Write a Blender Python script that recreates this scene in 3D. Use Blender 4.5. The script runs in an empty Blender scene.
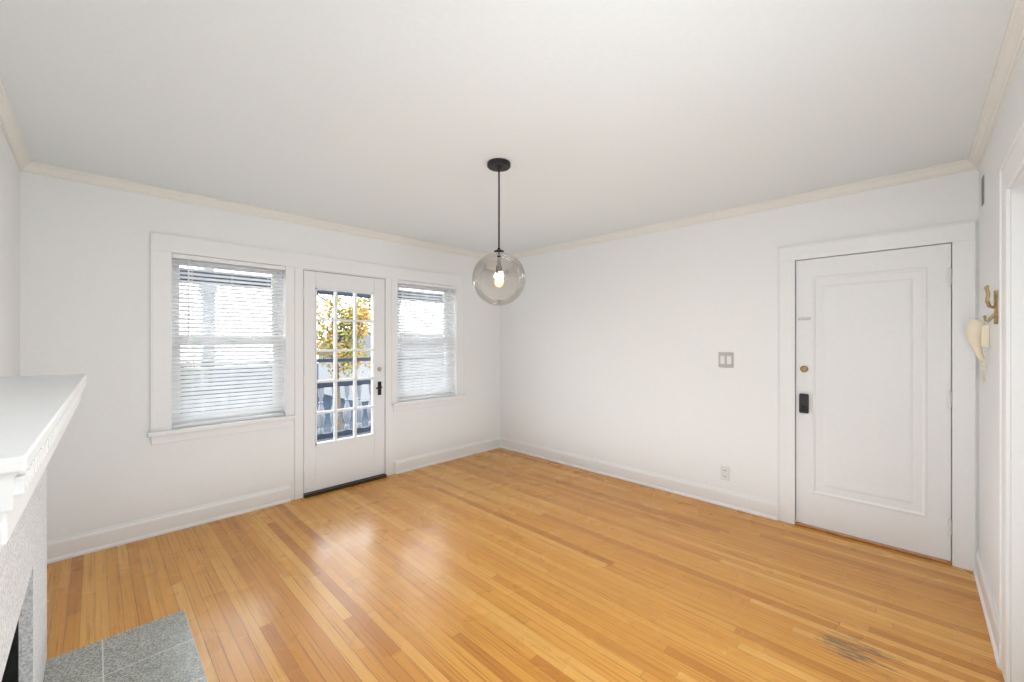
import bpy, bmesh, math, random
from mathutils import Vector, Matrix
random.seed(7)
S = bpy.context.scene
COL = S.collection
ORG = {}

# ---------------------------------------------------------------- mesh builder
class MB:
    def __init__(self): self.bm = bmesh.new()
    def hexa(self, pts):
        vs = [self.bm.verts.new(p) for p in pts]
        for f in ((0,1,3,2),(4,6,7,5),(0,4,5,1),(2,3,7,6),(0,2,6,4),(1,5,7,3)):
            self.bm.faces.new([vs[i] for i in f])
        return self
    def box(self, x0, x1, y0, y1, z0, z1):
        return self.hexa([(x, y, z) for x in (x0, x1) for y in (y0, y1) for z in (z0, z1)])
    def loft(self, rings, closed=True, cap=True):
        vr = [[self.bm.verts.new(p) for p in r] for r in rings]
        n = len(vr[0])
        for a, b in zip(vr[:-1], vr[1:]):
            for i in range(n if closed else n-1):
                j = (i+1) % n
                self.bm.faces.new((a[i], a[j], b[j], b[i]))
        if cap:
            self.bm.faces.new(list(reversed(vr[0]))); self.bm.faces.new(vr[-1])
        return self
    def lathe(self, prof, c=(0,0,0), axis='Z', seg=32, cap=True):
        c = Vector(c); rings = []
        for r, h in prof:
            ring = []
            for k in range(seg):
                a = 2*math.pi*k/seg
                u, v = r*math.cos(a), r*math.sin(a)
                p = {'Z': (u, v, h), 'X': (h, u, v), 'Y': (u, h, v)}[axis]
                ring.append(c+Vector(p))
            rings.append(ring)
        return self.loft(rings, True, cap)
    def tube(self, pts, r, seg=10):
        pts = [Vector(p) for p in pts]; rings = []
        rr = r if isinstance(r, (list, tuple)) else [r]*len(pts)
        up = None
        for i, p in enumerate(pts):
            d = (pts[min(i+1, len(pts)-1)]-pts[max(i-1, 0)]).normalized()
            if up is None:
                up = d.orthogonal().normalized()
            up = (up - d*up.dot(d))
            up = up.normalized() if up.length > 1e-5 else d.orthogonal().normalized()
            w = d.cross(up)
            rings.append([p+(up*math.cos(2*math.pi*k/seg)+w*math.sin(2*math.pi*k/seg))*rr[i] for k in range(seg)])
        return self.loft(rings)
    def sphere(self, c, r, sc=(1,1,1), seg=24, rings=14):
        c = Vector(c); rg = []
        for i in range(1, rings):
            t = math.pi*i/rings
            rg.append([c+Vector((r*sc[0]*math.sin(t)*math.cos(2*math.pi*k/seg), r*sc[1]*math.sin(t)*math.sin(2*math.pi*k/seg), -r*sc[2]*math.cos(t))) for k in range(seg)])
        return self.loft(rg)
    def build(self, name, mat, parent=None, bevel=0, smooth=False, base=None, seg=2):
        bm = self.bm
        bmesh.ops.recalc_face_normals(bm, faces=bm.faces)
        if parent is not None: org = ORG[parent.name]
        elif base is not None: org = Vector(base)
        else:
            xs = [v.co for v in bm.verts]
            org = Vector(((min(p.x for p in xs)+max(p.x for p in xs))/2, (min(p.y for p in xs)+max(p.y for p in xs))/2, min(p.z for p in xs)))
        bmesh.ops.translate(bm, verts=bm.verts, vec=-org)
        me = bpy.data.meshes.new(name); bm.to_mesh(me); bm.free()
        me.materials.append(mat)
        if smooth:
            for p in me.polygons: p.use_smooth = True
            try: me.set_sharp_from_angle(angle=math.radians(40))
            except Exception: pass
        o = bpy.data.objects.new(name, me); COL.objects.link(o)
        if parent is not None: o.parent = parent
        else: o.location = org
        ORG[o.name] = org
        if bevel:
            m = o.modifiers.new('bevel', 'BEVEL'); m.width = bevel; m.segments = seg; m.limit_method = 'ANGLE'; m.angle_limit = math.radians(40)
        return o

def empty(name, loc):
    o = bpy.data.objects.new(name, None); COL.objects.link(o); o.location = loc
    o.empty_display_size = .05
    ORG[o.name] = Vector(loc); return o
def tag(o, label, cat, group=None, kind=None):
    o['label'] = label; o['category'] = cat
    if group: o['group'] = group
    if kind: o['kind'] = kind
    return o
def struct(o, label, cat): return tag(o, label, cat, kind='structure')

# ---------------------------------------------------------------- materials
class NT:
    def __init__(self, name):
        self.m = bpy.data.materials.new(name); self.m.use_nodes = True
        self.t = self.m.node_tree; self.t.nodes.clear()
        self.out = self.t.nodes.new('ShaderNodeOutputMaterial')
    def n(self, ty, **kw):
        nd = self.t.nodes.new(ty)
        for k, v in kw.items(): setattr(nd, k, v)
        return nd
    def l(self, a, b): self.t.links.new(a, b)
    def put(self, sock, v):
        if hasattr(v, 'is_output'): self.l(v, sock)
        else: sock.default_value = v
    def math(self, op, a, b=None, c=None):
        nd = self.n('ShaderNodeMath', operation=op)
        for i, v in enumerate((a, b, c)):
            if v is not None: self.put(nd.inputs[i], v)
        return nd.outputs[0]
    def mix(self, fac, a, b, blend='MIX'):
        nd = self.n('ShaderNodeMix', data_type='RGBA', blend_type=blend)
        self.put(nd.inputs[0], fac); self.put(nd.inputs[6], a); self.put(nd.inputs[7], b)
        return nd.outputs[2]
    def ramp(self, fac, stops):
        nd = self.n('ShaderNodeValToRGB')
        el = nd.color_ramp.elements
        while len(el) < len(stops): el.new(.5)
        for e, (p, c) in zip(el, stops): e.position = p; e.color = c
        self.put(nd.inputs[0], fac); return nd.outputs[0]
def C(r, g, b): return (r, g, b, 1)

def paint(name, col, rough=.5, scale=30, var=.03, bump=.05, metal=0, spec=.5, trans=0):
    k = NT(name)
    p = k.n('ShaderNodeBsdfPrincipled')
    tc = k.n('ShaderNodeTexCoord'); nz = k.n('ShaderNodeTexNoise'); nz.inputs['Scale'].default_value = scale
    nz.inputs['Detail'].default_value = 4
    k.l(tc.outputs['Object'], nz.inputs['Vector'])
    lo = C(*[c*(1-var) for c in col]); hi = C(*[min(1, c*(1+var)) for c in col])
    rc = k.ramp(nz.outputs[0], [(.3, lo), (.7, hi)])
    k.l(rc, p.inputs['Base Color'])
    p.inputs['Roughness'].default_value = rough; p.inputs['Metallic'].default_value = metal
    p.inputs['Specular IOR Level'].default_value = spec
    if bump:
        b = k.n('ShaderNodeBump'); b.inputs['Strength'].default_value = bump; b.inputs['Distance'].default_value = .005
        k.l(nz.outputs[0], b.inputs['Height']); k.l(b.outputs[0], p.inputs['Normal'])
    if trans:
        tl = k.n('ShaderNodeBsdfTranslucent'); k.l(rc, tl.inputs[0])
        mx = k.n('ShaderNodeMixShader'); mx.inputs[0].default_value = trans
        k.l(p.outputs[0], mx.inputs[1]); k.l(tl.outputs[0], mx.inputs[2]); k.l(mx.outputs[0], k.out.inputs[0])
    else: k.l(p.outputs[0], k.out.inputs[0])
    return k.m

def floor_mat():
    k = NT('oak_strip_floor')
    p = k.n('ShaderNodeBsdfPrincipled'); k.l(p.outputs[0], k.out.inputs[0])
    g = k.n('ShaderNodeNewGeometry'); s = k.n('ShaderNodeSeparateXYZ'); k.l(g.outputs['Position'], s.inputs[0])
    x, y = s.outputs[0], s.outputs[1]
    u = k.math('DIVIDE', x, .052); row = k.math('FLOOR', u); fu = k.math('FRACT', u)
    w1 = k.n('ShaderNodeTexWhiteNoise', noise_dimensions='1D'); k.l(row, w1.inputs['W'])
    v = k.math('DIVIDE', k.math('ADD', k.math('MULTIPLY', w1.outputs['Value'], 9.0), y), 1.9)
    brd = k.math('FLOOR', v); fv = k.math('FRACT', v)
    cb = k.n('ShaderNodeCombineXYZ'); k.l(row, cb.inputs[0]); k.l(brd, cb.inputs[1])
    w2 = k.n('ShaderNodeTexWhiteNoise', noise_dimensions='2D'); k.l(cb.outputs[0], w2.inputs['Vector'])
    val = w2.outputs['Value']
    base = k.ramp(val, [(0, C(.50,.205,.037)), (.18, C(.615,.278,.050)), (.75, C(.695,.345,.072)), (1, C(.745,.41,.11))])
    gv = k.n('ShaderNodeCombineXYZ')
    k.l(k.math('ADD', k.math('MULTIPLY', x, 110), k.math('MULTIPLY', val, 37)), gv.inputs[0])
    k.l(k.math('MULTIPLY', y, 1.8), gv.inputs[1]); k.l(k.math('MULTIPLY', val, 19), gv.inputs[2])
    nz = k.n('ShaderNodeTexNoise'); nz.inputs['Scale'].default_value = 1; nz.inputs['Detail'].default_value = 7; nz.inputs['Roughness'].default_value = .72
    k.l(gv.outputs[0], nz.inputs['Vector'])
    gr = k.ramp(nz.outputs[0], [(.28, C(.44,.31,.18)), (.47, C(.97,.95,.93)), (.8, C(1.08,1.08,1.08))])
    c1 = k.mix(1.0, base, gr, 'MULTIPLY')
    # seams
    e1 = k.math('LESS_THAN', k.math('MINIMUM', fu, k.math('SUBTRACT', 1, fu)), .028)
    e2 = k.math('LESS_THAN', fv, .0014)
    seam = k.math('MAXIMUM', e1, e2)
    sv = k.math('ADD', .35, k.math('MULTIPLY', k.math('POWER', w1.outputs['Value'], 2.0), .6))
    c2 = k.mix(k.math('MULTIPLY', seam, sv), c1, C(.12,.04,.010))
    def patch(cx, cy, sx, sy, off, str_=40, lift=2.45, ys=9, gain=2.0):
        dx = k.math('DIVIDE', k.math('SUBTRACT', x, cx), sx); dy = k.math('DIVIDE', k.math('SUBTRACT', y, cy), sy)
        d = k.math('SQRT', k.math('ADD', k.math('MULTIPLY', dx, dx), k.math('MULTIPLY', dy, dy)))
        pn = k.n('ShaderNodeTexNoise'); pn.inputs['Scale'].default_value = 1; pn.inputs['Detail'].default_value = 10; pn.inputs['Roughness'].default_value = .85
        mp = k.n('ShaderNodeCombineXYZ'); k.l(k.math('MULTIPLY', x, str_), mp.inputs[0]); k.l(k.math('MULTIPLY', y, ys), mp.inputs[1]); mp.inputs[2].default_value = off
        k.l(mp.outputs[0], pn.inputs['Vector'])
        f = k.math('SUBTRACT', k.math('SUBTRACT', lift, k.math('MULTIPLY', d, .55)), k.math('MULTIPLY', pn.outputs[0], 4.8))
        f = k.math('MULTIPLY', f, gain)
        nd = k.n('ShaderNodeClamp'); k.l(f, nd.inputs[0]); return nd.outputs[0]
    s1 = patch(2.44, .20, .10, .14, 3.0, 45, 2.85, 4, 4.0)
    c3 = k.mix(k.math('MULTIPLY', s1, .74), c2, C(.115,.105,.096))
    s2 = patch(2.50, .75, .05, .14, 4.0)
    c4 = k.mix(k.math('MULTIPLY', s2, .5), c3, C(.2,.10,.04))
    s3 = patch(2.25, 1.15, .035, .10, 7.0)
    c5 = k.mix(k.math('MULTIPLY', s3, .5), c4, C(.2,.10,.04))
    k.l(c5, p.inputs['Base Color'])
    n2 = k.n('ShaderNodeTexNoise'); n2.inputs['Scale'].default_value = 3
    k.l(g.outputs['Position'], n2.inputs['Vector'])
    k.l(k.math('ADD', k.math('MULTIPLY', n2.outputs[0], .18), k.math('ADD', .19, k.math('MULTIPLY', s1, .3))), p.inputs['Roughness'])
    p.inputs['Specular IOR Level'].default_value = .38
    b = k.n('ShaderNodeBump'); b.inputs['Strength'].default_value = .16; b.inputs['Distance'].default_value = .002
    k.l(k.math('SUBTRACT', k.math('MULTIPLY', nz.outputs[0], .3), seam), b.inputs['Height']); k.l(b.outputs[0], p.inputs['Normal'])
    return k.m

def tile_mat():
    k = NT('granite_tile')
    p = k.n('ShaderNodeBsdfPrincipled'); k.l(p.outputs[0], k.out.inputs[0])
    g = k.n('ShaderNodeNewGeometry'); s = k.n('ShaderNodeSeparateXYZ'); k.l(g.outputs['Position'], s.inputs[0])
    fx = k.math('FRACT', k.math('DIVIDE', k.math('SUBTRACT', s.outputs[0], .33), .305))
    fy = k.math('FRACT', k.math('DIVIDE', k.math('SUBTRACT', s.outputs[1], 2.745), .305))
    ex = k.math('LESS_THAN', k.math('MINIMUM', fx, k.math('SUBTRACT', 1, fx)), .008)
    ey = k.math('LESS_THAN', k.math('MINIMUM', fy, k.math('SUBTRACT', 1, fy)), .008)
    gro = k.math('MAXIMUM', ex, ey)
    nz = k.n('ShaderNodeTexNoise'); nz.inputs['Scale'].default_value = 120; nz.inputs['Detail'].default_value = 5; k.l(g.outputs['Position'], nz.inputs['Vector'])
    n3 = k.n('ShaderNodeTexNoise'); n3.inputs['Scale'].default_value = 22; n3.inputs['Detail'].default_value = 3; k.l(g.outputs['Position'], n3.inputs['Vector'])
    vo = k.n('ShaderNodeTexVoronoi'); vo.inputs['Scale'].default_value = 110; k.l(g.outputs['Position'], vo.inputs['Vector'])
    c = k.ramp(k.math('ADD', k.math('MULTIPLY', nz.outputs[0], .8), k.math('MULTIPLY', n3.outputs[0], .2)), [(.36, C(.185,.19,.165)), (.5, C(.35,.355,.318)), (.64, C(.55,.555,.505))])
    c = k.mix(k.math('MULTIPLY', k.math('LESS_THAN', vo.outputs['Distance'], .22), .8), c, C(.155,.16,.138))
    k.l(k.mix(gro, c, C(.62,.62,.58)), p.inputs['Base Color'])
    p.inputs['Roughness'].default_value = .25
    return k.m

def brick_mat():
    k = NT('painted_brick')
    p = k.n('ShaderNodeBsdfPrincipled'); k.l(p.outputs[0], k.out.inputs[0])
    g = k.n('ShaderNodeNewGeometry'); s = k.n('ShaderNodeSeparateXYZ'); k.l(g.outputs['Position'], s.inputs[0])
    cb = k.n('ShaderNodeCombineXYZ'); k.l(k.math('ADD', s.outputs[0], s.outputs[1]), cb.inputs[0]); k.l(s.outputs[2], cb.inputs[1])
    br = k.n('ShaderNodeTexBrick'); k.l(cb.outputs[0], br.inputs['Vector'])
    br.inputs['Scale'].default_value = 1; br.inputs['Brick Width'].default_value = .2; br.inputs['Row Height'].default_value = .068
    br.inputs['Mortar Size'].default_value = .005; br.inputs['Mortar Smooth'].default_value = .5
    nz = k.n('ShaderNodeTexNoise'); nz.inputs['Scale'].default_value = 130; nz.inputs['Detail'].default_value = 6; k.l(g.outputs['Position'], nz.inputs['Vector'])
    k.l(k.ramp(nz.outputs[0], [(.36, C(.54,.545,.55)), (.6, C(.80,.805,.81))]), p.inputs['Base Color'])
    p.inputs['Roughness'].default_value = .85
    h = k.math('SUBTRACT', nz.outputs[0], k.math('MULTIPLY', br.outputs['Fac'], .5))
    b = k.n('ShaderNodeBump'); b.inputs['Strength'].default_value = .55; b.inputs['Distance'].default_value = .006
    k.l(h, b.inputs['Height']); k.l(b.outputs[0], p.inputs['Normal'])
    return k.m

def glass_mat(name, tint, refl=.06, glow=None):
    k = NT(name)
    tr = k.n('ShaderNodeBsdfTransparent'); tr.inputs[0].default_value = C(*tint)
    gl = k.n('ShaderNodeBsdfGlossy'); gl.inputs['Roughness'].default_value = .02
    lw = k.n('ShaderNodeLayerWeight'); lw.inputs[0].default_value = .2
    nz = k.n('ShaderNodeTexNoise'); nz.inputs['Scale'].default_value = 4
    mx = k.n('ShaderNodeMixShader')
    f = k.math('ADD', k.math('MULTIPLY', lw.outputs['Fresnel'], .6), k.math('MULTIPLY', nz.outputs[0], refl*.4))
    k.l(f, mx.inputs[0]); k.l(tr.outputs[0], mx.inputs[1]); k.l(gl.outputs[0], mx.inputs[2])
    if glow:
        e = k.n('ShaderNodeEmission'); e.inputs[0].default_value = C(*glow[0]); e.inputs[1].default_value = glow[1]
        ad = k.n('ShaderNodeAddShader'); k.l(mx.outputs[0], ad.inputs[0]); k.l(e.outputs[0], ad.inputs[1]); k.l(ad.outputs[0], k.out.inputs[0])
    else: k.l(mx.outputs[0], k.out.inputs[0])
    return k.m

def globe_mat():
    k = NT('smoked_globe_glass')
    tc = k.n('ShaderNodeTexCoord'); s = k.n('ShaderNodeSeparateXYZ'); k.l(tc.outputs['Generated'], s.inputs[0])
    nz = k.n('ShaderNodeTexNoise'); nz.inputs['Scale'].default_value = 2.5; k.l(tc.outputs['Generated'], nz.inputs['Vector'])
    z = k.math('ADD', s.outputs[2], k.math('MULTIPLY', k.math('SUBTRACT', nz.outputs[0], .5), .2))
    tint = k.ramp(z, [(.05, C(.995,.985,.965)), (.4, C(.98,.96,.93)), (.56, C(.84,.83,.815)), (.74, C(.52,.525,.53)), (1, C(.27,.275,.29))])
    tr = k.n('ShaderNodeBsdfTransparent'); k.l(tint, tr.inputs[0])
    gl = k.n('ShaderNodeBsdfGlossy'); gl.inputs['Roughness'].default_value = .02; gl.inputs[0].default_value = C(.94,.93,.91)
    lw = k.n('ShaderNodeLayerWeight'); lw.inputs[0].default_value = .22
    f = k.math('ADD', k.math('MULTIPLY', lw.outputs['Fresnel'], .6), k.math('MULTIPLY', k.math('POWER', k.math('MAXIMUM', z, 0.0), 2.5), .6))
    cl = k.n('ShaderNodeClamp'); k.l(f, cl.inputs[0])
    mx = k.n('ShaderNodeMixShader'); k.l(cl.outputs[0], mx.inputs[0]); k.l(tr.outputs[0], mx.inputs[1]); k.l(gl.outputs[0], mx.inputs[2])
    k.l(mx.outputs[0], k.out.inputs[0]); return k.m

def emit(name, col, st):
    k = NT(name); e = k.n('ShaderNodeEmission'); e.inputs[1].default_value = st
    nz = k.n('ShaderNodeTexNoise'); nz.inputs['Scale'].default_value = 12
    k.l(k.ramp(nz.outputs[0], [(.2, C(*col)), (.9, C(*[min(1, c*1.1) for c in col]))]), e.inputs[0])
    k.l(e.outputs[0], k.out.inputs[0]); return k.m

def leaf_mat(name, stops):
    k = NT(name)
    p = k.n('ShaderNodeBsdfPrincipled'); k.l(p.outputs[0], k.out.inputs[0])
    tc = k.n('ShaderNodeTexCoord'); nz = k.n('ShaderNodeTexNoise'); nz.inputs['Scale'].default_value = 1.4; nz.inputs['Detail'].default_value = 5
    k.l(tc.outputs['Object'], nz.inputs['Vector'])
    k.l(k.ramp(nz.outputs[0], stops), p.inputs['Base Color']); p.inputs['Roughness'].default_value = .8; p.inputs['Specular IOR Level'].default_value = .1
    return k.m

M = dict(
    wall=paint('wall_paint', (.81,.82,.822), .55, 60, .01, .04),
    ceil=paint('ceiling_paint', (.75,.785,.80), .7, 50, .012, .05),
    crown=paint('cream_trim_paint', (.77,.757,.71), .5, 40, .008, .02),
    trim=paint('white_trim_paint', (.81,.82,.822), .38, 40, .01, .03),
    door=paint('white_door_paint', (.79,.80,.81), .4, 30, .01, .03),
    blind=paint('white_blind', (.95,.95,.95), .4, 20, .01, 0, trans=.5),
    vinyl=paint('white_sash_paint', (.82,.82,.82), .4, 20, .01, .02),
    floor=floor_mat(), tile=tile_mat(), brick=brick_mat(),
    soot=paint('soot_black', (.012,.012,.012), .9, 30, .4, .3),
    black=paint('matte_black_metal', (.02,.02,.022), .4, 60, .1, .03, .5),
    keypad=paint('black_plastic', (.025,.025,.03), .3, 60, .1, 0),
    brass=paint('aged_brass', (.42,.32,.16), .33, 60, .25, .05, 1),
    steel=paint('brushed_nickel', (.55,.54,.52), .35, 80, .1, .02, 1),
    silver=paint('brushed_silver_plate', (.50,.50,.49), .42, 80, .1, .02, .8),
    pewter=paint('grey_metal', (.30,.30,.30), .5, 80, .1, .02, .3),
    plastic=paint('white_plastic', (.80,.80,.78), .4, 30, .02, 0),
    outlet=paint('pale_grey_plastic', (.70,.70,.69), .4, 30, .02, 0),
    ivory=paint('ivory_plastic', (.78,.71,.55), .4, 30, .02, 0),
    bronze=paint('dark_bronze_threshold', (.05,.035,.025), .4, 50, .2, .05, .4),
    saddle=paint('oak_saddle', (.45,.2,.06), .35, 25, .15, .03),
    glass=glass_mat('window_glass', (.97,.98,.98), .03),
    globe=globe_mat(), bulb=emit('warm_filament', (1,.64,.30), 16),
    bulbglass=glass_mat('amber_bulb_glass', (1,.84,.58), .03, ((1, .56, .22), .8)),
    slate=paint('slate_blue_paint', (.030,.041,.060), .5, 20, .1, .05, 0, .2),
    rail=paint('pale_grey_rail_paint', (.235,.25,.275), .5, 20, .06, .05, 0, .2),
    haint=paint('pale_blue_porch_ceiling', (.72,.78,.82), .6, 20, .04, .03),
    deck=paint('slate_porch_floor', (.050,.063,.088), .8, 12, .1, .05, 0, .05),
    siding=paint('pale_siding', (.16,.165,.17), .7, 6, .06, .05, 0, .1),
    roof=paint('grey_shingles', (.07,.07,.073), .9, 14, .25, .2, 0, 0),
    ground=paint('dark_lawn', (.024,.031,.040), 1, 2.5, .25, .1, 0, 0),  # dark bluish base colour over the whole lawn
    road=paint('asphalt', (.036,.040,.046), 1, 3, .1, .1, 0, 0),
    bark=paint('bark', (.045,.035,.027), .9, 12, .3, .4),
    leafY=leaf_mat('autumn_leaves', [(.3, C(.05,.08,.024)), (.44, C(.125,.13,.036)), (.56, C(.21,.14,.038)), (.72, C(.22,.09,.028))]),
    leafG=leaf_mat('green_leaves', [(.3, C(.03,.04,.02)), (.55, C(.06,.07,.04)), (.75, C(.1,.1,.055))]),
    darkpane=paint('dark_window', (.04,.045,.06), .15, 10, .1, 0),
    ventback=paint('vent_shadow', (.07,.07,.07), .9, 30, .1, 0),
)

# ---------------------------------------------------------------- room dimensions
XL, XR, YN, YB, H = -.325, 3.806, -.28, 3.965, 2.54
T = .22
W1 = (.402, 1.180); W2 = (2.274, 3.067); WZ = (.76, 2.08)
D1 = (1.326, 2.134); D1H = 2.07
D2 = (-.168, .662); D2H = 2.045
D3 = (1.82, 2.62); D3H = 2.045
FB = (1.45, 2.18); FBH = .64

struct(MB().box(XL-T, XR+T, YN-T, YB+T, -.15, 0).build('floor', M['floor']), 'honey oak strip wood floor with a worn grey patch', 'floor')
struct(MB().box(XL-T, XR+T, YN-T, YB+T, H, H+.15).build('ceiling', M['ceil']), 'plain flat off-white ceiling above the room', 'ceiling')
w = MB()
for a, b in ((XL-T, W1[0]), (W1[1], D1[0]), (D1[1], W2[0]), (W2[1], XR+T)): w.box(a, b, YB, YB+T, 0, H)
for q in (W1, W2): w.box(q[0], q[1], YB, YB+T, 0, WZ[0]); w.box(q[0], q[1], YB, YB+T, WZ[1], H)
w.box(D1[0], D1[1], YB, YB+T, D1H, H)
struct(w.build('wall_back', M['wall']), 'white wall holding two windows and the glazed door', 'wall')
w = MB()
w.box(XR, XR+T, YN-T, D2[0], 0, H); w.box(XR, XR+T, D2[1], YB, 0, H); w.box(XR, XR+T, D2[0], D2[1], D2H, H)
struct(w.build('wall_right', M['wall']), 'white wall holding the panelled entry door', 'wall')
w = MB()
w.box(XL-T, XL, YN-T, FB[0], 0, H); w.box(XL-T, XL, FB[1], YB, 0, H); w.box(XL-T, XL, FB[0], FB[1], FBH, H)
struct(w.build('wall_left', M['wall']), 'white wall behind the fireplace mantel', 'wall')
w = MB()
w.box(XL, D3[0], YN-T, YN, 0, H); w.box(D3[1], XR, YN-T, YN, 0, H); w.box(D3[0], D3[1], YN-T, YN, D3H, H)
struct(w.build('wall_front', M['wall']), 'narrow white wall holding the brass hook and intercom', 'wall')

# ---------------------------------------------------------------- mouldings (mitred runs)
def run(mb, prof, wall, u0, u1, m0=True, m1=True):
    rings = []
    for u, s, m in ((u0, 1, m0), (u1, -1, m1)):
        r = []
        for d, z in prof:
            uu = u + (s*d if m else 0)
            r.append({'back': (uu, YB-d, z), 'front': (uu, YN+d, z), 'left': (XL+d, uu, z), 'right': (XR-d, uu, z)}[wall])
        rings.append(r)
    mb.loft(rings)
crown = [(0, H-.066), (.010, H-.066), (.010, H-.056), (.016, H-.052), (.018, H-.044), (.026, H-.032), (.036, H-.024), (.038, H-.016), (.046, H-.012), (.046, H), (0, H)]
base = [(0, 0), (.024, 0), (.024, .012), (.018, .022), (.015, .024), (.015, .112), (.012, .122), (.008, .128), (.006, .14), (0, .14)]
for i, (wl, a, b) in enumerate((('back', XL, XR), ('right', YN, YB), ('left', YN, YB), ('front', XL, XR))):
    mb = MB(); run(mb, crown, wl, a, b)
    struct(mb.build('trim_%d' % (i+1), M['crown']), 'cream crown moulding along the top of the ' + {'back': 'window wall', 'right': 'entry door wall', 'left': 'fireplace wall', 'front': 'narrow intercom wall'}[wl], 'crown moulding')
CW = .118
mb = MB(); run(mb, base, 'back', XL, D1[0]-.11, True, False); run(mb, base, 'back', D1[1]+.11, XR, False, True)
struct(mb.build('baseboard_back', M['trim']), 'white baseboard under the two windows', 'baseboard')
mb = MB(); run(mb, base, 'right', D2[1]+CW, YB, False, True)
struct(mb.build('baseboard_right', M['trim']), 'white baseboard beneath the outlet and switch', 'baseboard')
mb = MB(); run(mb, base, 'left', 2.78, YB, False, True); run(mb, base, 'left', YN, .90, True, False)
struct(mb.build('baseboard_left', M['trim']), 'white baseboard beside the fireplace', 'baseboard')
mb = MB(); run(mb, base, 'front', D3[1]+.13, XR, False, True); run(mb, base, 'front', XL, D3[0]-.13, True, False)
struct(mb.build('baseboard_front', M['trim']), 'white baseboard below the brass hook and intercom', 'baseboard')

# casings
c = MB(); th = .012; yb = YB-th
CT = 2.205
c.box(.292, W1[0], yb, YB, WZ[0]-.03, WZ[1]); c.box(W1[1], W1[1]+.072, yb, YB, WZ[0]-.03, WZ[1])
c.box(D1[0]-.072, D1[0], yb, YB, 0, WZ[1]); c.box(D1[1], D1[1]+.07, yb, YB, 0, WZ[1])
c.box(W2[0]-.068, W2[0], yb, YB, WZ[0]-.03, WZ[1]); c.box(W2[1], 3.175, yb, YB, WZ[0]-.03, WZ[1])
c.box(.292, 3.175, yb, YB, WZ[1], CT)
c.box(.282, .292, yb-.003, YB, WZ[0]-.03, CT+.010); c.box(3.175, 3.185, yb-.003, YB, WZ[0]-.03, CT+.010); c.box(.292, 3.175, yb-.003, YB, CT, CT+.010)
struct(c.build('trim_5', M['trim'], bevel=.002), 'flat white casing framing both windows and the glazed door', 'casing')
c = MB(); xb = XR-th
c.box(xb, XR, D2[1], D2[1]+.105, 0, D2H); c.box(xb, XR, YN+.012, D2[0], 0, D2H); c.box(xb, XR, YN+.012, D2[1]+.105, D2H, D2H+.105)
c.box(xb-.004, XR, D2[1]+.105, D2[1]+.118, 0, D2H+.118); c.box(xb-.004, XR, YN+.012, D2[1]+.105, D2H+.105, D2H+.118)
struct(c.build('trim_6', M['trim'], bevel=.002), 'white casing around the panelled entry door', 'casing')
c = MB(); cy = YN+.014
c.box(D3[1], D3[1]+.115, YN, cy, 0, D3H); c.box(D3[0]-.115, D3[0], YN, cy, 0, D3H); c.box(D3[0]-.115, D3[1]+.115, YN, cy, D3H, D3H+.105)
c.box(D3[1]+.115, D3[1]+.128, YN, cy+.006, 0, D3H+.118); c.box(D3[0]-.128, D3[0]-.115, YN, cy+.006, 0, D3H+.118); c.box(D3[0]-.115, D3[1]+.115, YN, cy+.006, D3H+.105, D3H+.118)
struct(c.build('trim_7', M['trim'], bevel=.003), 'white casing cut off by the right picture edge', 'casing')

# ---------------------------------------------------------------- windows
def window(n, q, label):
    x0, x1 = q; z0, z1 = WZ
    r = empty('window_%d' % n, ((x0+x1)/2, YB+.1, z0)); struct(r, label, 'window')
    f = MB(); t = .02; yf = YB+.085
    f.box(x0, x0+t, yf, YB+T, z0, z1); f.box(x1-t, x1, yf, YB+T, z0, z1); f.box(x0+t, x1-t, yf, YB+T, z1-t, z1); f.box(x0+t, x1-t, yf, YB+T, z0, z0+t)
    f.build('frame', M['vinyl'], r)
    zm = (z0+z1)/2
    for nm, ya, za, zb in (('upper_sash', YB+.145, zm-.02, z1-t), ('lower_sash', YB+.105, z0+t, zm+.02)):
        s = MB(); a, b = x0+t, x1-t; sw = .045
        s.box(a, a+sw, ya, ya+.035, za, zb); s.box(b-sw, b, ya, ya+.035, za, zb)
        s.box(a+sw, b-sw, ya, ya+.035, zb-.04, zb); s.box(a+sw, b-sw, ya, ya+.035, za, za+.05)
        so = s.build(nm, M['vinyl'], r, bevel=.003)
        MB().box(a+sw, b-sw, ya+.015, ya+.019, za+.05, zb-.04).build('pane', M['glass'], so)
    st = MB(); sx0, sx1 = (x0-.135, x1+.072) if n == 1 else (x0-.068, x1+.13)
    st.box(sx0, sx1, YB-.05, YB, z0-.03, z0)
    st.box(sx0+.02, sx1-.01, YB-.014, YB, z0-.095, z0-.03)
    st.build('sill', M['trim'], r, bevel=.004)
    lk = MB(); lk.box((x0+x1)/2-.03, (x0+x1)/2+.03, YB+.09, YB+.105, zm-.005, zm+.015); lk.build('sash_lock', M['steel'], r, bevel=.003)
    return r
window(1, W1, 'double-hung sash window left of the glazed door')
window(2, W2, 'double-hung sash window between glazed door and room corner')

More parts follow.
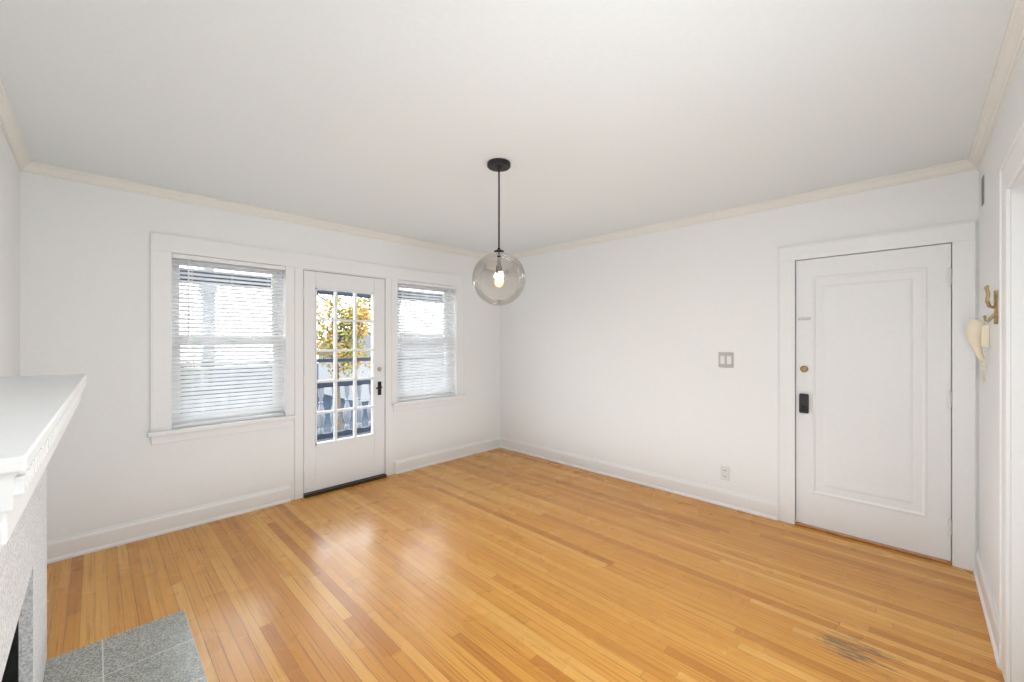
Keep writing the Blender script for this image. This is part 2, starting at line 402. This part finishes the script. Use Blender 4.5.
def blinds(q, label, wand_x):
    x0, x1 = q[0]+.003, q[1]-.003; zt = WZ[1]-.003; zb = WZ[0]+.003
    r = empty('window_blind', ((x0+x1)/2, YB+.03, zb)); tag(r, label, 'blind', 'white slatted window blinds')
    Y = YB-.012
    h = MB(); h.box(x0, x1, Y+.015, Y+.07, zt-.03, zt); h.build('headrail', M['vinyl'], r, bevel=.004)
    v = MB(); v.box(x0-.001, x1+.001, Y+.002, Y+.011, zt-.034, zt); v.build('valance', M['vinyl'], r, bevel=.003)
    s = MB(); pitch = .032; tl = math.radians(34); wd = .019
    n = int((zt-.040-(zb+.03))/pitch)
    z = zt-.040
    for i in range(n+1):
        cy = Y+.043
        ring = []
        for dy, cr in ((-1, 0), (-.5, .0016), (0, .0022), (.5, .0016), (1, 0)):
            ring.append((cy+dy*wd*math.cos(tl)-cr*math.sin(tl), z+dy*wd*math.sin(tl)+cr))
        low = [(a, b-.0014) for a, b in reversed(ring)]
        pr = ring+low
        s.loft([[(x0+.003, a, b) for a, b in pr], [(x1-.003, a, b) for a, b in pr]])
        z -= pitch
    s.build('slats', M['blind'], r)
    b = MB(); b.box(x0+.002, x1-.002, Y+.022, Y+.064, zb, zb+.02); b.build('bottom_rail', M['vinyl'], r, bevel=.004)
    k = MB()
    for fx in (.16, .5, .84):
        xx = x0+(x1-x0)*fx
        for yy in (Y+.024, Y+.062): k.tube([(xx, yy, zt-.03), (xx, yy, zb+.02)], .001, 6)
    k.build('ladder_cord', M['blind'], r)
    wd2 = MB(); wd2.tube([(wand_x, Y, zt-.04), (wand_x, Y-.004, zt-.3), (wand_x, Y-.006, zt-.68)], [.004, .004, .006], 8)
    wd2.build('tilt_wand', M['blind'], r, smooth=True)
blinds(W1, 'white slatted blind lowered over window left of the glazed door', W1[0]+.1)
blinds(W2, 'white slatted blind lowered over window nearest the room corner', W2[0]+.06)

# ---------------------------------------------------------------- glazed balcony door
r = empty('door_1', ((D1[0]+D1[1])/2, YB+.03, 0)); struct(r, 'white glazed door with small panes onto the balcony', 'door')
x0, x1 = D1[0]+.006, D1[1]-.006; y0, y1 = YB-.006, YB+.04; gx0, gx1, gz0, gz1 = 1.432, 2.010, .456, 1.911
s = MB(); s.box(x0, gx0, y0, y1, .035, D1H-.006); s.box(gx1, x1, y0, y1, .035, D1H-.006); s.box(gx0, gx1, y0, y1, gz1, D1H-.006); s.box(gx0, gx1, y0, y1, .035, gz0)
s.build('slab', M['door'], r, bevel=.003)
s = MB(); mw = .011
for i in (1, 2):
    xx = gx0+(gx1-gx0)*i/3; s.box(xx-mw, xx+mw, y0+.004, y1-.004, gz0, gz1)
for i in range(1, 5):
    zz = gz0+(gz1-gz0)*i/5; s.box(gx0, gx1, y0+.005, y1-.005, zz-mw, zz+mw)
for a, b, cc, d in ((gx0, gx0+.012, gz0, gz1), (gx1-.012, gx1, gz0, gz1), (gx0, gx1, gz0, gz0+.012), (gx0, gx1, gz1-.012, gz1)): s.box(a, b, y0-.006, y1, cc, d)
s.build('muntins', M['door'], r)
MB().box(gx0, gx1, (y0+y1)/2-.002, (y0+y1)/2+.002, gz0, gz1).build('pane', M['glass'], r)
MB().box(D1[0], D1[1], YB-.045, YB+T, 0.001, .03).build('threshold', M['bronze'], r, bevel=.005)
j = MB(); j.box(D1[0], D1[0]+.02, y1, YB+T, .03, D1H); j.box(D1[1]-.02, D1[1], y1, YB+T, .03, D1H); j.box(D1[0]+.02, D1[1]-.02, y1, YB+T, D1H-.02, D1H)
j.build('jamb', M['trim'], r)
hx = 2.068
p = MB(); p.box(hx-.02, hx+.02, y0-.008, y0, .86, 1.0); po = p.build('handle_plate', M['black'], r, bevel=.006)
l = MB(); l.tube([(hx, y0-.006, .945), (hx, y0-.045, .945), (hx-.01, y0-.055, .945), (hx-.06, y0-.055, .94)], [.010, .010, .011, .009], 10)
l.build('lever', M['black'], po, smooth=True)
d = MB(); d.lathe([(.001, y0-.014), (.018, y0-.014), (.024, y0-.006), (.024, y0)], (hx, 0, 1.13), 'Y', 24); do = d.build('deadbolt', M['steel'], r, smooth=True)
MB().box(hx-.004, hx+.004, y0-.03, y0-.012, 1.115, 1.145).build('thumbturn', M['steel'], do, bevel=.002)
for zz in (.28, 1.06, 1.85):
    h = MB(); h.lathe([(.006, zz-.045), (.007, zz-.045), (.007, zz+.045), (.006, zz+.045)], (D1[0]+.003, y0-.008, 0), 'Z', 12); h.build('hinge', M['trim'], r, smooth=True)

# ---------------------------------------------------------------- entry door
r = empty('door_2', (XR+.04, (D2[0]+D2[1])/2, 0)); struct(r, 'white entry door with one tall raised panel and keypad lock', 'door')
xf, xk = XR+.006, XR+.05; ya, yc = D2[0]+.005, D2[1]-.005; za, zc = .022, D2H-.005
pa, pc, qa, qc = -.058, .558, .265, 1.905
s = MB(); s.box(xf, xk, ya, pa, za, zc); s.box(xf, xk, pc, yc, za, zc); s.box(xf, xk, pa, pc, za, qa); s.box(xf, xk, pa, pc, qc, zc)
s.build('slab', M['door'], r)
def rect(x, i): return [(x, pa+i, qa+i), (x, pc-i, qa+i), (x, pc-i, qc-i), (x, pa+i, qc-i)]
s = MB(); s.loft([rect(xk, 0), rect(xf, 0), rect(xf-.0035, .005), rect(xf-.0035, .012), rect(xf+.004, .025), rect(xf+.005, .068), rect(xf+.002, .077), rect(xf+.0005, .090), rect(xf+.0005, .093)])
s.build('raised_panel', M['door'], r)
j = MB(); j.box(xk, XR+T, D2[0], D2[0]+.02, 0.02, D2H); j.box(xk, XR+T, D2[1]-.02, D2[1], 0.02, D2H); j.box(xk, XR+T, D2[0]+.02, D2[1]-.02, D2H-.02, D2H)
j.build('jamb', M['trim'], r)
MB().box(XR-.01, XR+T, D2[0], D2[1], 0.001, .016).build('threshold', M['saddle'], r, bevel=.004)
ly = .605
k = MB(); k.box(xf-.026, xf, ly-.031, ly+.031, .868, 1.018); ko = k.build('keypad_lock', M['keypad'], r, bevel=.012, seg=4)
kk = MB()
for a in range(3):
    for b in range(2): kk.lathe([(.006, xf-.0275), (.006, xf-.025)], (0, ly-.012+.024*b, .998-.024*a), 'X', 12)
kk.build('keys', M['keypad'], ko)
k = MB(); k.lathe([(.012, xf-.044), (.019, xf-.040), (.021, xf-.029), (.013, xf-.025)], (0, ly, .905), 'X', 20); k.build('turn_knob', M['black'], ko, smooth=True)
k = MB(); k.lathe([(.026, xf), (.026, xf-.006), (.02, xf-.012), (.016, xf-.02), (.001, xf-.021)], (0, ly, 1.205), 'X', 24); do = k.build('deadbolt', M['brass'], r, smooth=True)
MB().box(xf-.036, xf-.018, ly-.004, ly+.004, 1.19, 1.22).build('thumbturn', M['brass'], do, bevel=.002)
k = MB(); k.box(xf-.006, xf, .565, .645, 1.58, 1.6); k.box(xf-.010, xf-.006, .57, .64, 1.586, 1.594); ch = k.build('chain_track', M['steel'], r, bevel=.002)
for zz in (.24, 1.05, 1.83):
    h = MB(); h.lathe([(.006, zz-.058), (.004, zz-.052), (.009, zz-.05), (.009, zz+.05), (.004, zz+.052), (.006, zz+.058)], (xf-.010, D2[0]+.010, 0), 'Z', 12); h.build('hinge', M['outlet'], r, smooth=True)

# side door at picture's right edge
r = empty('door_3', ((D3[0]+D3[1])/2, YN-.08, 0)); struct(r, 'plain white door recessed at the right picture edge', 'door')
s = MB(); s.box(D3[0]+.004, D3[1]-.004, YN-.11, YN-.07, .01, D3H-.004); s.build('slab', M['door'], r, bevel=.003)
k = MB(); k.lathe([(.025, YN-.07), (.025, YN-.064), (.01, YN-.058), (.01, YN-.035), (.026, YN-.025), (.026, YN-.01), (.012, YN-.002)], (D3[0]+.07, 0, .95), 'Y', 24)
k.build('knob', M['brass'], r, smooth=True)

# ---------------------------------------------------------------- switch and outlet
r = empty('light_switch', (XR, 1.158, 1.19)); tag(r, 'silver metal double light switch plate on white wall', 'light switch')
MB().box(XR-.007, XR, 1.098, 1.218, 1.192, 1.322).build('cover_plate', M['silver'], r, bevel=.003)
for yy in (1.132, 1.184):
    sw = MB(); sw.box(XR-.010, XR-.007, yy-.017, yy+.017, 1.222, 1.292); so = sw.build('rocker', M['plastic'], r, bevel=.002)
r = empty('power_outlet', (XR, 1.165, .22)); tag(r, 'white duplex power outlet above the baseboard', 'outlet')
po = MB().box(XR-.006, XR, 1.128, 1.202, .222, .340).build('cover_plate', M['outlet'], r, bevel=.003)
for zz in (.254, .306):
    f = MB(); f.box(XR-.009, XR-.006, 1.147, 1.183, zz-.017, zz+.017); fo = f.build('receptacle', M['plastic'], r, bevel=.004)
    g = MB(); g.box(XR-.0095, XR-.009, 1.155, 1.160, zz-.008, zz+.010); g.box(XR-.0095, XR-.009, 1.170, 1.175, zz-.008, zz+.010); g.build('slots', M['keypad'], fo)

# ---------------------------------------------------------------- pendant
px, py, pz, R = 1.783, 1.867, 1.81, .168
r = empty('pendant_light', (px, py, H)); tag(r, 'smoked glass globe pendant on black rod with lit bulb', 'pendant light')
MB().lathe([(.001, H), (.072, H), (.074, H-.006), (.074, H-.022), (.068, H-.028), (.014, H-.030), (.012, H-.045), (.001, H-.045)], (px, py, 0), 'Z', 40).build('canopy', M['black'], r, smooth=True)
MB().lathe([(.0055, H-.04), (.0055, pz+R)], (px, py, 0), 'Z', 12).build('rod', M['black'], r, smooth=True)
zb = pz+R-.135
MB().lathe([(.001, pz+R+.028), (.008, pz+R+.028), (.012, pz+R+.016), (.03, pz+R+.01), (.034, pz+R-.002), (.024, pz+R-.006), (.012, pz+R-.012), (.012, zb+.055), (.020, zb+.05), (.021, zb+.005), (.016, zb), (.001, zb)], (px, py, 0), 'Z', 32).build('socket', M['black'], r, smooth=True)
prof = []
for i in range(3, 41):
    t = math.pi*i/40; prof.append((max(.0008, R*math.sin(t)), pz+R*math.cos(t)))
MB().lathe(prof, (px, py, 0), 'Z', 64, cap=False).build('globe', M['globe'], r, smooth=True)
bo = MB().lathe([(.012, zb), (.013, zb-.012), (.017, zb-.026), (.024, zb-.042), (.027, zb-.056), (.023, zb-.07), (.013, zb-.080), (.001, zb-.084)], (px, py, 0), 'Z', 28).build('bulb', M['bulbglass'], r, smooth=True)
fl = MB()
for k in range(4):
    a = k*math.pi/2
    fl.tube([(px+.004*math.cos(a), py+.004*math.sin(a), zb-.03), (px+.010*math.cos(a), py+.010*math.sin(a), zb-.062)], .0026, 6)
fl.build('filament', M['bulb'], bo)

# ---------------------------------------------------------------- fireplace
FX = -.15; fy0, fy1 = .93, 2.77; FT = 1.12
r = empty('fireplace', (FX-.08, (fy0+fy1)/2, 0)); tag(r, 'white painted brick fireplace with mantel and grey tiled hearth', 'fireplace')
b = MB()
b.box(XL, FX, fy0, FB[0], 0, FT); b.box(XL, FX, FB[1], fy1, 0, FT); b.box(XL, FX, FB[0], FB[1], FBH, FT)
b.build('brick_surround', M['brick'], r)
f = MB(); bx0 = -.75; bf = -.182
f.box(bx0-.02, bx0, FB[0], FB[1], 0.001, FBH); f.box(bx0, bf, FB[0], FB[0]+.02, 0.001, FBH); f.box(bx0, bf, FB[1]-.02, FB[1], 0.001, FBH); f.box(bx0, bf, FB[0]+.02, FB[1]-.02, FBH-.02, FBH); f.box(bx0, bf, FB[0]+.02, FB[1]-.02, 0.001, .012)
f.build('firebox', M['soot'], r)
# the old shelf runs very slightly out of square with the wall
def fr(xf, y): return xf+.02*(y-1.86)
def fbox(mb, xf, ya, yb_, za, zb_, xl=XL):
    mb.hexa([(fr(xf, yy) if s else (xl if xl == XL else fr(xl, yy)), yy, zz) for s in (0, 1) for yy in (ya, yb_) for zz in (za, zb_)])
m = MB(); fbox(m, -.046, .87, 2.85, 1.240, 1.262); m.build('mantel_shelf', M['trim'], r, bevel=.004, seg=3)
m = MB(); fbox(m, -.058, .875, 2.842, 1.190, 1.240)
n = 60
for i in range(n):
    yy = .885+(2.83-.885-.017)*i/(n-1); fbox(m, -.049, yy, yy+.017, 1.208, 1.232, -.059)
m.build('dentil_moulding', M['trim'], r)
m = MB(); fbox(m, -.064, .880, 2.832, 1.142, 1.190); fbox(m, -.074, .886, 2.824, 1.12, 1.142); m.build('frieze', M['trim'], r, bevel=.004)
h = MB(); h.box(FX, .33, fy0, 2.745, .0005, .007); h.build('hearth', M['tile'], r, bevel=.002)

# ---------------------------------------------------------------- intercom, hook, vent on narrow wall
ix = 3.32
r = empty('wall_phone', (ix, YN, 1.2)); tag(r, 'ivory intercom handset hanging on the narrow right wall', 'intercom')
MB().loft([[(ix-.03, YN, 1.38), (ix+.03, YN, 1.38), (ix+.03, YN, 1.51), (ix-.03, YN, 1.51)], [(ix-.026, YN+.03, 1.39), (ix+.026, YN+.03, 1.39), (ix+.026, YN+.03, 1.50), (ix-.026, YN+.03, 1.50)]]).build('base', M['ivory'], r, bevel=.005, seg=3)
def slabpath(pts, wid, seg=16):
    mb = MB(); rings = []
    P = [Vector(p) for p in pts]
    for i, p in enumerate(P):
        d = (P[min(i+1, len(P)-1)]-P[max(i-1, 0)]).normalized()
        side = Vector((1, 0, 0)); nrm = d.cross(side)
        a, bb = wid[i]
        rings.append([p+side*a*math.cos(2*math.pi*k/seg)+nrm*bb*math.sin(2*math.pi*k/seg) for k in range(seg)])
    return mb.loft(rings)
slabpath([(ix, YN+.036, 1.534), (ix, YN+.039, 1.529), (ix, YN+.043, 1.514), (ix, YN+.048, 1.487), (ix, YN+.050, 1.450), (ix, YN+.047, 1.412), (ix, YN+.040, 1.378), (ix, YN+.032, 1.345), (ix, YN+.026, 1.322), (ix, YN+.024, 1.314)],
         [(.014, .012), (.027, .025), (.034, .032), (.034, .033), (.028, .028), (.022, .022), (.019, .017), (.017, .013), (.012, .009), (.006, .005)]).build('handset', M['ivory'], r, smooth=True)
pts = []
for k in range(90):
    t = k/89; a = k*1.25
    cz = 1.36-.155*math.sin(math.pi*t); cy = YN+.022-.006*t
    cx = ix+.012*math.cos(math.pi*t)
    pts.append((cx+.005*math.cos(a), cy+.005*math.sin(a), cz))
MB().tube(pts, .0026, 6).build('cord', M['ivory'], r, smooth=True)
hx = 3.0; YW = YN-.003
r = empty('coat_hook', (hx, YN, 1.49)); tag(r, 'aged brass double coat hook on the narrow right wall', 'coat hook')
b = MB()
b.loft([[(hx+sx*w_, yy, zz) for sx, zz in ((-1, 1.50), (1, 1.50), (1.3, 1.53), (.7, 1.56), (.7, 1.60), (1.3, 1.63), (1, 1.66), (-1, 1.66), (-1.3, 1.63), (-.7, 1.60), (-.7, 1.56), (-1.3, 1.53))] for yy, w_ in ((YW, .016), (YN+.007, .016), (YN+.012, .011))])
b.build('back_plate', M['brass'], r)
for sx in (-1, 1):
    h = MB(); h.tube([(hx, YN+.006, 1.585), (hx+sx*.010, YN+.015, 1.580), (hx+sx*.018, YN+.026, 1.586), (hx+sx*.025, YN+.033, 1.61), (hx+sx*.029, YN+.030, 1.645), (hx+sx*.028, YN+.034, 1.672)], [.0065, .006, .0055, .005, .004, .0036], 10)
    h.sphere((hx+sx*.028, YN+.035, 1.677), .0065, (1, 1, 1.3), seg=14, rings=8); h.build('upper_hook', M['brass'], r, smooth=True)
h = MB(); h.tube([(hx, YN+.006, 1.555), (hx, YN+.016, 1.537), (hx, YN+.028, 1.516), (hx, YN+.038, 1.516), (hx, YN+.041, 1.531)], [.0065, .006, .0055, .0047, .0042], 10)
h.sphere((hx, YN+.041, 1.537), .006, seg=14, rings=8); h.build('lower_hook', M['brass'], r, smooth=True)
r = empty('wall_vent', (3.56, YN, 2.2)); tag(r, 'small grey vent grille high on the narrow right wall', 'vent')
va, vb = 3.525, 3.605
f = MB(); f.box(va, vb, YN, YN+.005, 2.20, 2.208); f.box(va, vb, YN, YN+.005, 2.352, 2.36); f.box(va, va+.008, YN, YN+.005, 2.208, 2.352); f.box(vb-.008, vb, YN, YN+.005, 2.208, 2.352); f.build('frame', M['pewter'], r, bevel=.0015)
MB().box(va+.008, vb-.008, YN, YN+.002, 2.208, 2.352).build('backing', M['ventback'], r)
f = MB()
for k in range(7): f.box(va+.008, vb-.008, YN+.002, YN+.0045, 2.222+.018*k, 2.227+.018*k)
f.build('louvres', M['pewter'], r)

# ---------------------------------------------------------------- outside
BY = 5.75
struct(MB().box(-1.5, 6.2, YB+T, BY+.35, -.2, -.04).build('trim_8', M['deck']), 'slate painted balcony floor outside the glazed door', 'balcony floor')
r = empty('balcony_railing', (2.3, BY, -.04)); tag(r, 'slate blue balcony railing with pale turned balusters', 'railing')
MB().box(-1.5, 6.2, BY-.05, BY+.05, .79, .87).build('top_rail', M['slate'], r, bevel=.01)
g = MB(); g.box(-1.5, 6.2, BY-.03, BY+.03, 1.13, 1.18)
for xx in (-1.4, .93, 3.35, 5.2): g.box(xx-.02, xx+.02, BY-.02, BY+.02, .87, 1.13)
g.build('guard_rail', M['slate'], r, bevel=.006)
MB().box(-1.5, 6.2, BY-.035, BY+.035, .09, .16).build('bottom_rail', M['slate'], r, bevel=.01)
prof = [(.02, .16), (.036, .17), (.036, .22), (.018, .24), (.030, .27), (.050, .34), (.054, .39), (.040, .48), (.018, .57), (.034, .585), (.018, .60), (.024, .64), (.036, .68), (.036, .78), (.02, .79)]
o = MB().lathe(prof, (0, BY, 0), 'Z', 16).build('baluster', M['rail'], r, smooth=True)
xs = [.35+.18*i for i in range(25)]
for i, xx in enumerate(xs):
    if i == 0: oo = o
    else: oo = o.copy(); COL.objects.link(oo); oo.parent = r
    oo.location = (xx, 0, 0)
PY = BY+.16
for i, xx in enumerate((.93, 3.35, 5.2)):
    q = MB(); q.box(xx-.06, xx+.06, PY-.06, PY+.06, -.04, 2.08); q.box(xx-.08, xx+.08, PY-.08, PY+.08, -.04, .1); q.box(xx-.08, xx+.08, PY-.08, PY+.08, 1.98, 2.08)
    tag(q.build('porch_post', M['rail'], bevel=.006), ['pale blue porch post seen behind the left blind', 'pale blue porch post seen at the left of the corner blind', 'pale blue porch post farthest along the railing'][i], 'post', 'porch posts along the balcony railing')
r = empty('porch_roof', (2.35, PY, 2.08)); tag(r, 'porch roof with a dark slate beam over the balcony', 'porch roof')
MB().box(-1.5, 6.2, PY-.08, PY+.08, 2.08, 2.22).build('beam', M['slate'], r, bevel=.005)
for xx in (-1.4, .93, 3.35, 5.2): MB().box(xx-.05, xx+.05, PY-.05, PY+.05, 2.22, 3.05).build('upper_post', M['rail'], r)
MB().box(-1.5, 6.2, YB+T, PY+.15, 3.05, 3.10).build('ceiling_board', M['haint'], r)
struct(MB().box(-40, 80, BY+.8, 90, -3.4, -3.2).build('trim_9', M['ground']), 'dark bluish lawn far below the balcony', 'ground')
struct(MB().box(-40, 80, 17, 23, -3.2, -3.18).build('trim_10', M['road']), 'grey street beyond the lawn', 'street')
def tree(x, y, h, cr, zc, mat, label, n, nbr=9):
    r = empty('tree', (x, y, -3.2)); tag(r, label, 'tree', 'trees beyond the balcony')
    t = MB(); t.tube([(x, y, -3.2), (x+.1, y, -1.2), (x, y+.1, zc), (x+.1, y, h)], [.14, .10, .06, .02], 10)
    for k in range(nbr):
        a = random.random()*6.28; z = zc-cr*.8+random.random()*cr*1.4
        e = Vector((math.cos(a), math.sin(a), .7))*cr*.7
        t.tube([(x, y, z), Vector((x, y, z))+e*.5, Vector((x, y, z))+e+Vector((0, 0, .3))], [.04, .025, .01], 6)
    t.build('trunk', M['bark'], r, smooth=True)
    f = MB()
    blobs = [(Vector((x+random.gauss(0, cr*.5), y+random.gauss(0, cr*.4), zc+random.gauss(0, cr*.55))), cr*(.28+.22*random.random())) for _ in range(22)]
    for k in range(n):
        c0, rr = random.choice(blobs)
        d = Vector((random.gauss(0, 1), random.gauss(0, 1), random.gauss(0, 1))).normalized()*rr*(random.random()**.4)
        p = c0+d
        u = Vector((random.gauss(0, 1), random.gauss(0, 1), random.gauss(0, 1))).normalized(); w_ = u.orthogonal().normalized(); s_ = .035+.045*random.random()
        f.bm.faces.new([f.bm.verts.new(p+u*s_), f.bm.verts.new(p+w_*s_*.6), f.bm.verts.new(p-u*s_), f.bm.verts.new(p-w_*s_*.6)])
    f.build('foliage', mat, r)
tree(5.1, 12.5, 3.2, 1.4, 1.95, M['leafY'], 'yellow autumn tree seen through the glazed door', 5600)
tree(2.6, 24, 1.0, 1.3, -.3, M['leafG'], 'small grey-green tree faint behind the left blind', 1500)
r = empty('house', (20, 33, -3.2)); tag(r, 'pale house with grey roof across the street', 'house')
MB().box(14, 25, 30, 38, -3.2, .2).build('wall', M['siding'], r)
MB().loft([[(13.6, 29.6, .2), (13.6, 38.4, .2), (13.6, 34, 2.2)], [(25.4, 29.6, .2), (25.4, 38.4, .2), (25.4, 34, 2.2)]]).build('roof', M['roof'], r)
for xx in (16, 19, 22):
    MB().box(xx-.5, xx+.5, 29.95, 30.02, -1.8, -.4).build('window', M['darkpane'], r)

# ---------------------------------------------------------------- world and lights
wd = bpy.data.worlds.new('sky'); S.world = wd; wd.use_nodes = True
nt = wd.node_tree; nt.nodes.clear()
ow = nt.nodes.new('ShaderNodeOutputWorld'); bg = nt.nodes.new('ShaderNodeBackground')
tc = nt.nodes.new('ShaderNodeTexCoord'); sp = nt.nodes.new('ShaderNodeSeparateXYZ'); rp = nt.nodes.new('ShaderNodeValToRGB')
nt.links.new(tc.outputs['Generated'], sp.inputs[0]); nt.links.new(sp.outputs[2], rp.inputs[0])
rp.color_ramp.elements[0].position = 0; rp.color_ramp.elements[0].color = (1, 1, 1, 1)
rp.color_ramp.elements[1].position = .8; rp.color_ramp.elements[1].color = (.78, .87, 1, 1)
nt.links.new(rp.outputs[0], bg.inputs[0]); bg.inputs[1].default_value = 9.0
nt.links.new(bg.outputs[0], ow.inputs[0])

def lamp(name, ty, loc, energy, col=(1, 1, 1), target=None, **kw):
    L = bpy.data.lights.new(name, ty); L.energy = energy; L.color = col
    for k, v in kw.items(): setattr(L, k, v)
    o = bpy.data.objects.new(name, L); COL.objects.link(o); o.location = loc
    if target is not None: o.rotation_euler = (Vector(target)-Vector(loc)).to_track_quat('-Z', 'Y').to_euler()
    return o
lamp('sun', 'SUN', (0, -5, 12), 4.5, (1, .95, .88), (6, 9, 0), angle=.01)
lamp('ceiling_fill', 'AREA', (.60, .30, 2.46), 25, (.93, .97, 1), (1.7, 1.5, 0), shape='SQUARE', size=.7)  # added soft fill under the near ceiling, no fixture hangs there
lamp('side_fill', 'AREA', (.85, -.19, 1.2), 18, (.93, .97, 1), (2.1, 2.7, 1.3), shape='SQUARE', size=.15)  # added fill beyond the right frame edge, brightens the walls
# added upward area light just above the floor, evens out the ceiling
lamp('floor_up_fill', 'AREA', (1.78, 1.86, .03), 27, (.81, .92, 1), (1.78, 1.86, 2.5), shape='RECTANGLE', size=3.4, size_y=3.4)
lamp('bulb_light', 'POINT', (px, py, zb-.055), 6, (1, .75, .5), shadow_soft_size=.03)

# ---------------------------------------------------------------- camera
cd = bpy.data.cameras.new('camera'); co = bpy.data.objects.new('camera', cd); COL.objects.link(co)
cd.sensor_width = 36; cd.lens = 410/1024*36; cd.clip_start = .01; cd.clip_end = 300
co.location = (0, 0, 1.42); co.rotation_euler = (math.radians(90), 0, math.radians(-45.5))
S.camera = co
S.view_settings.view_transform = 'Standard'
S.view_settings.look = 'None'
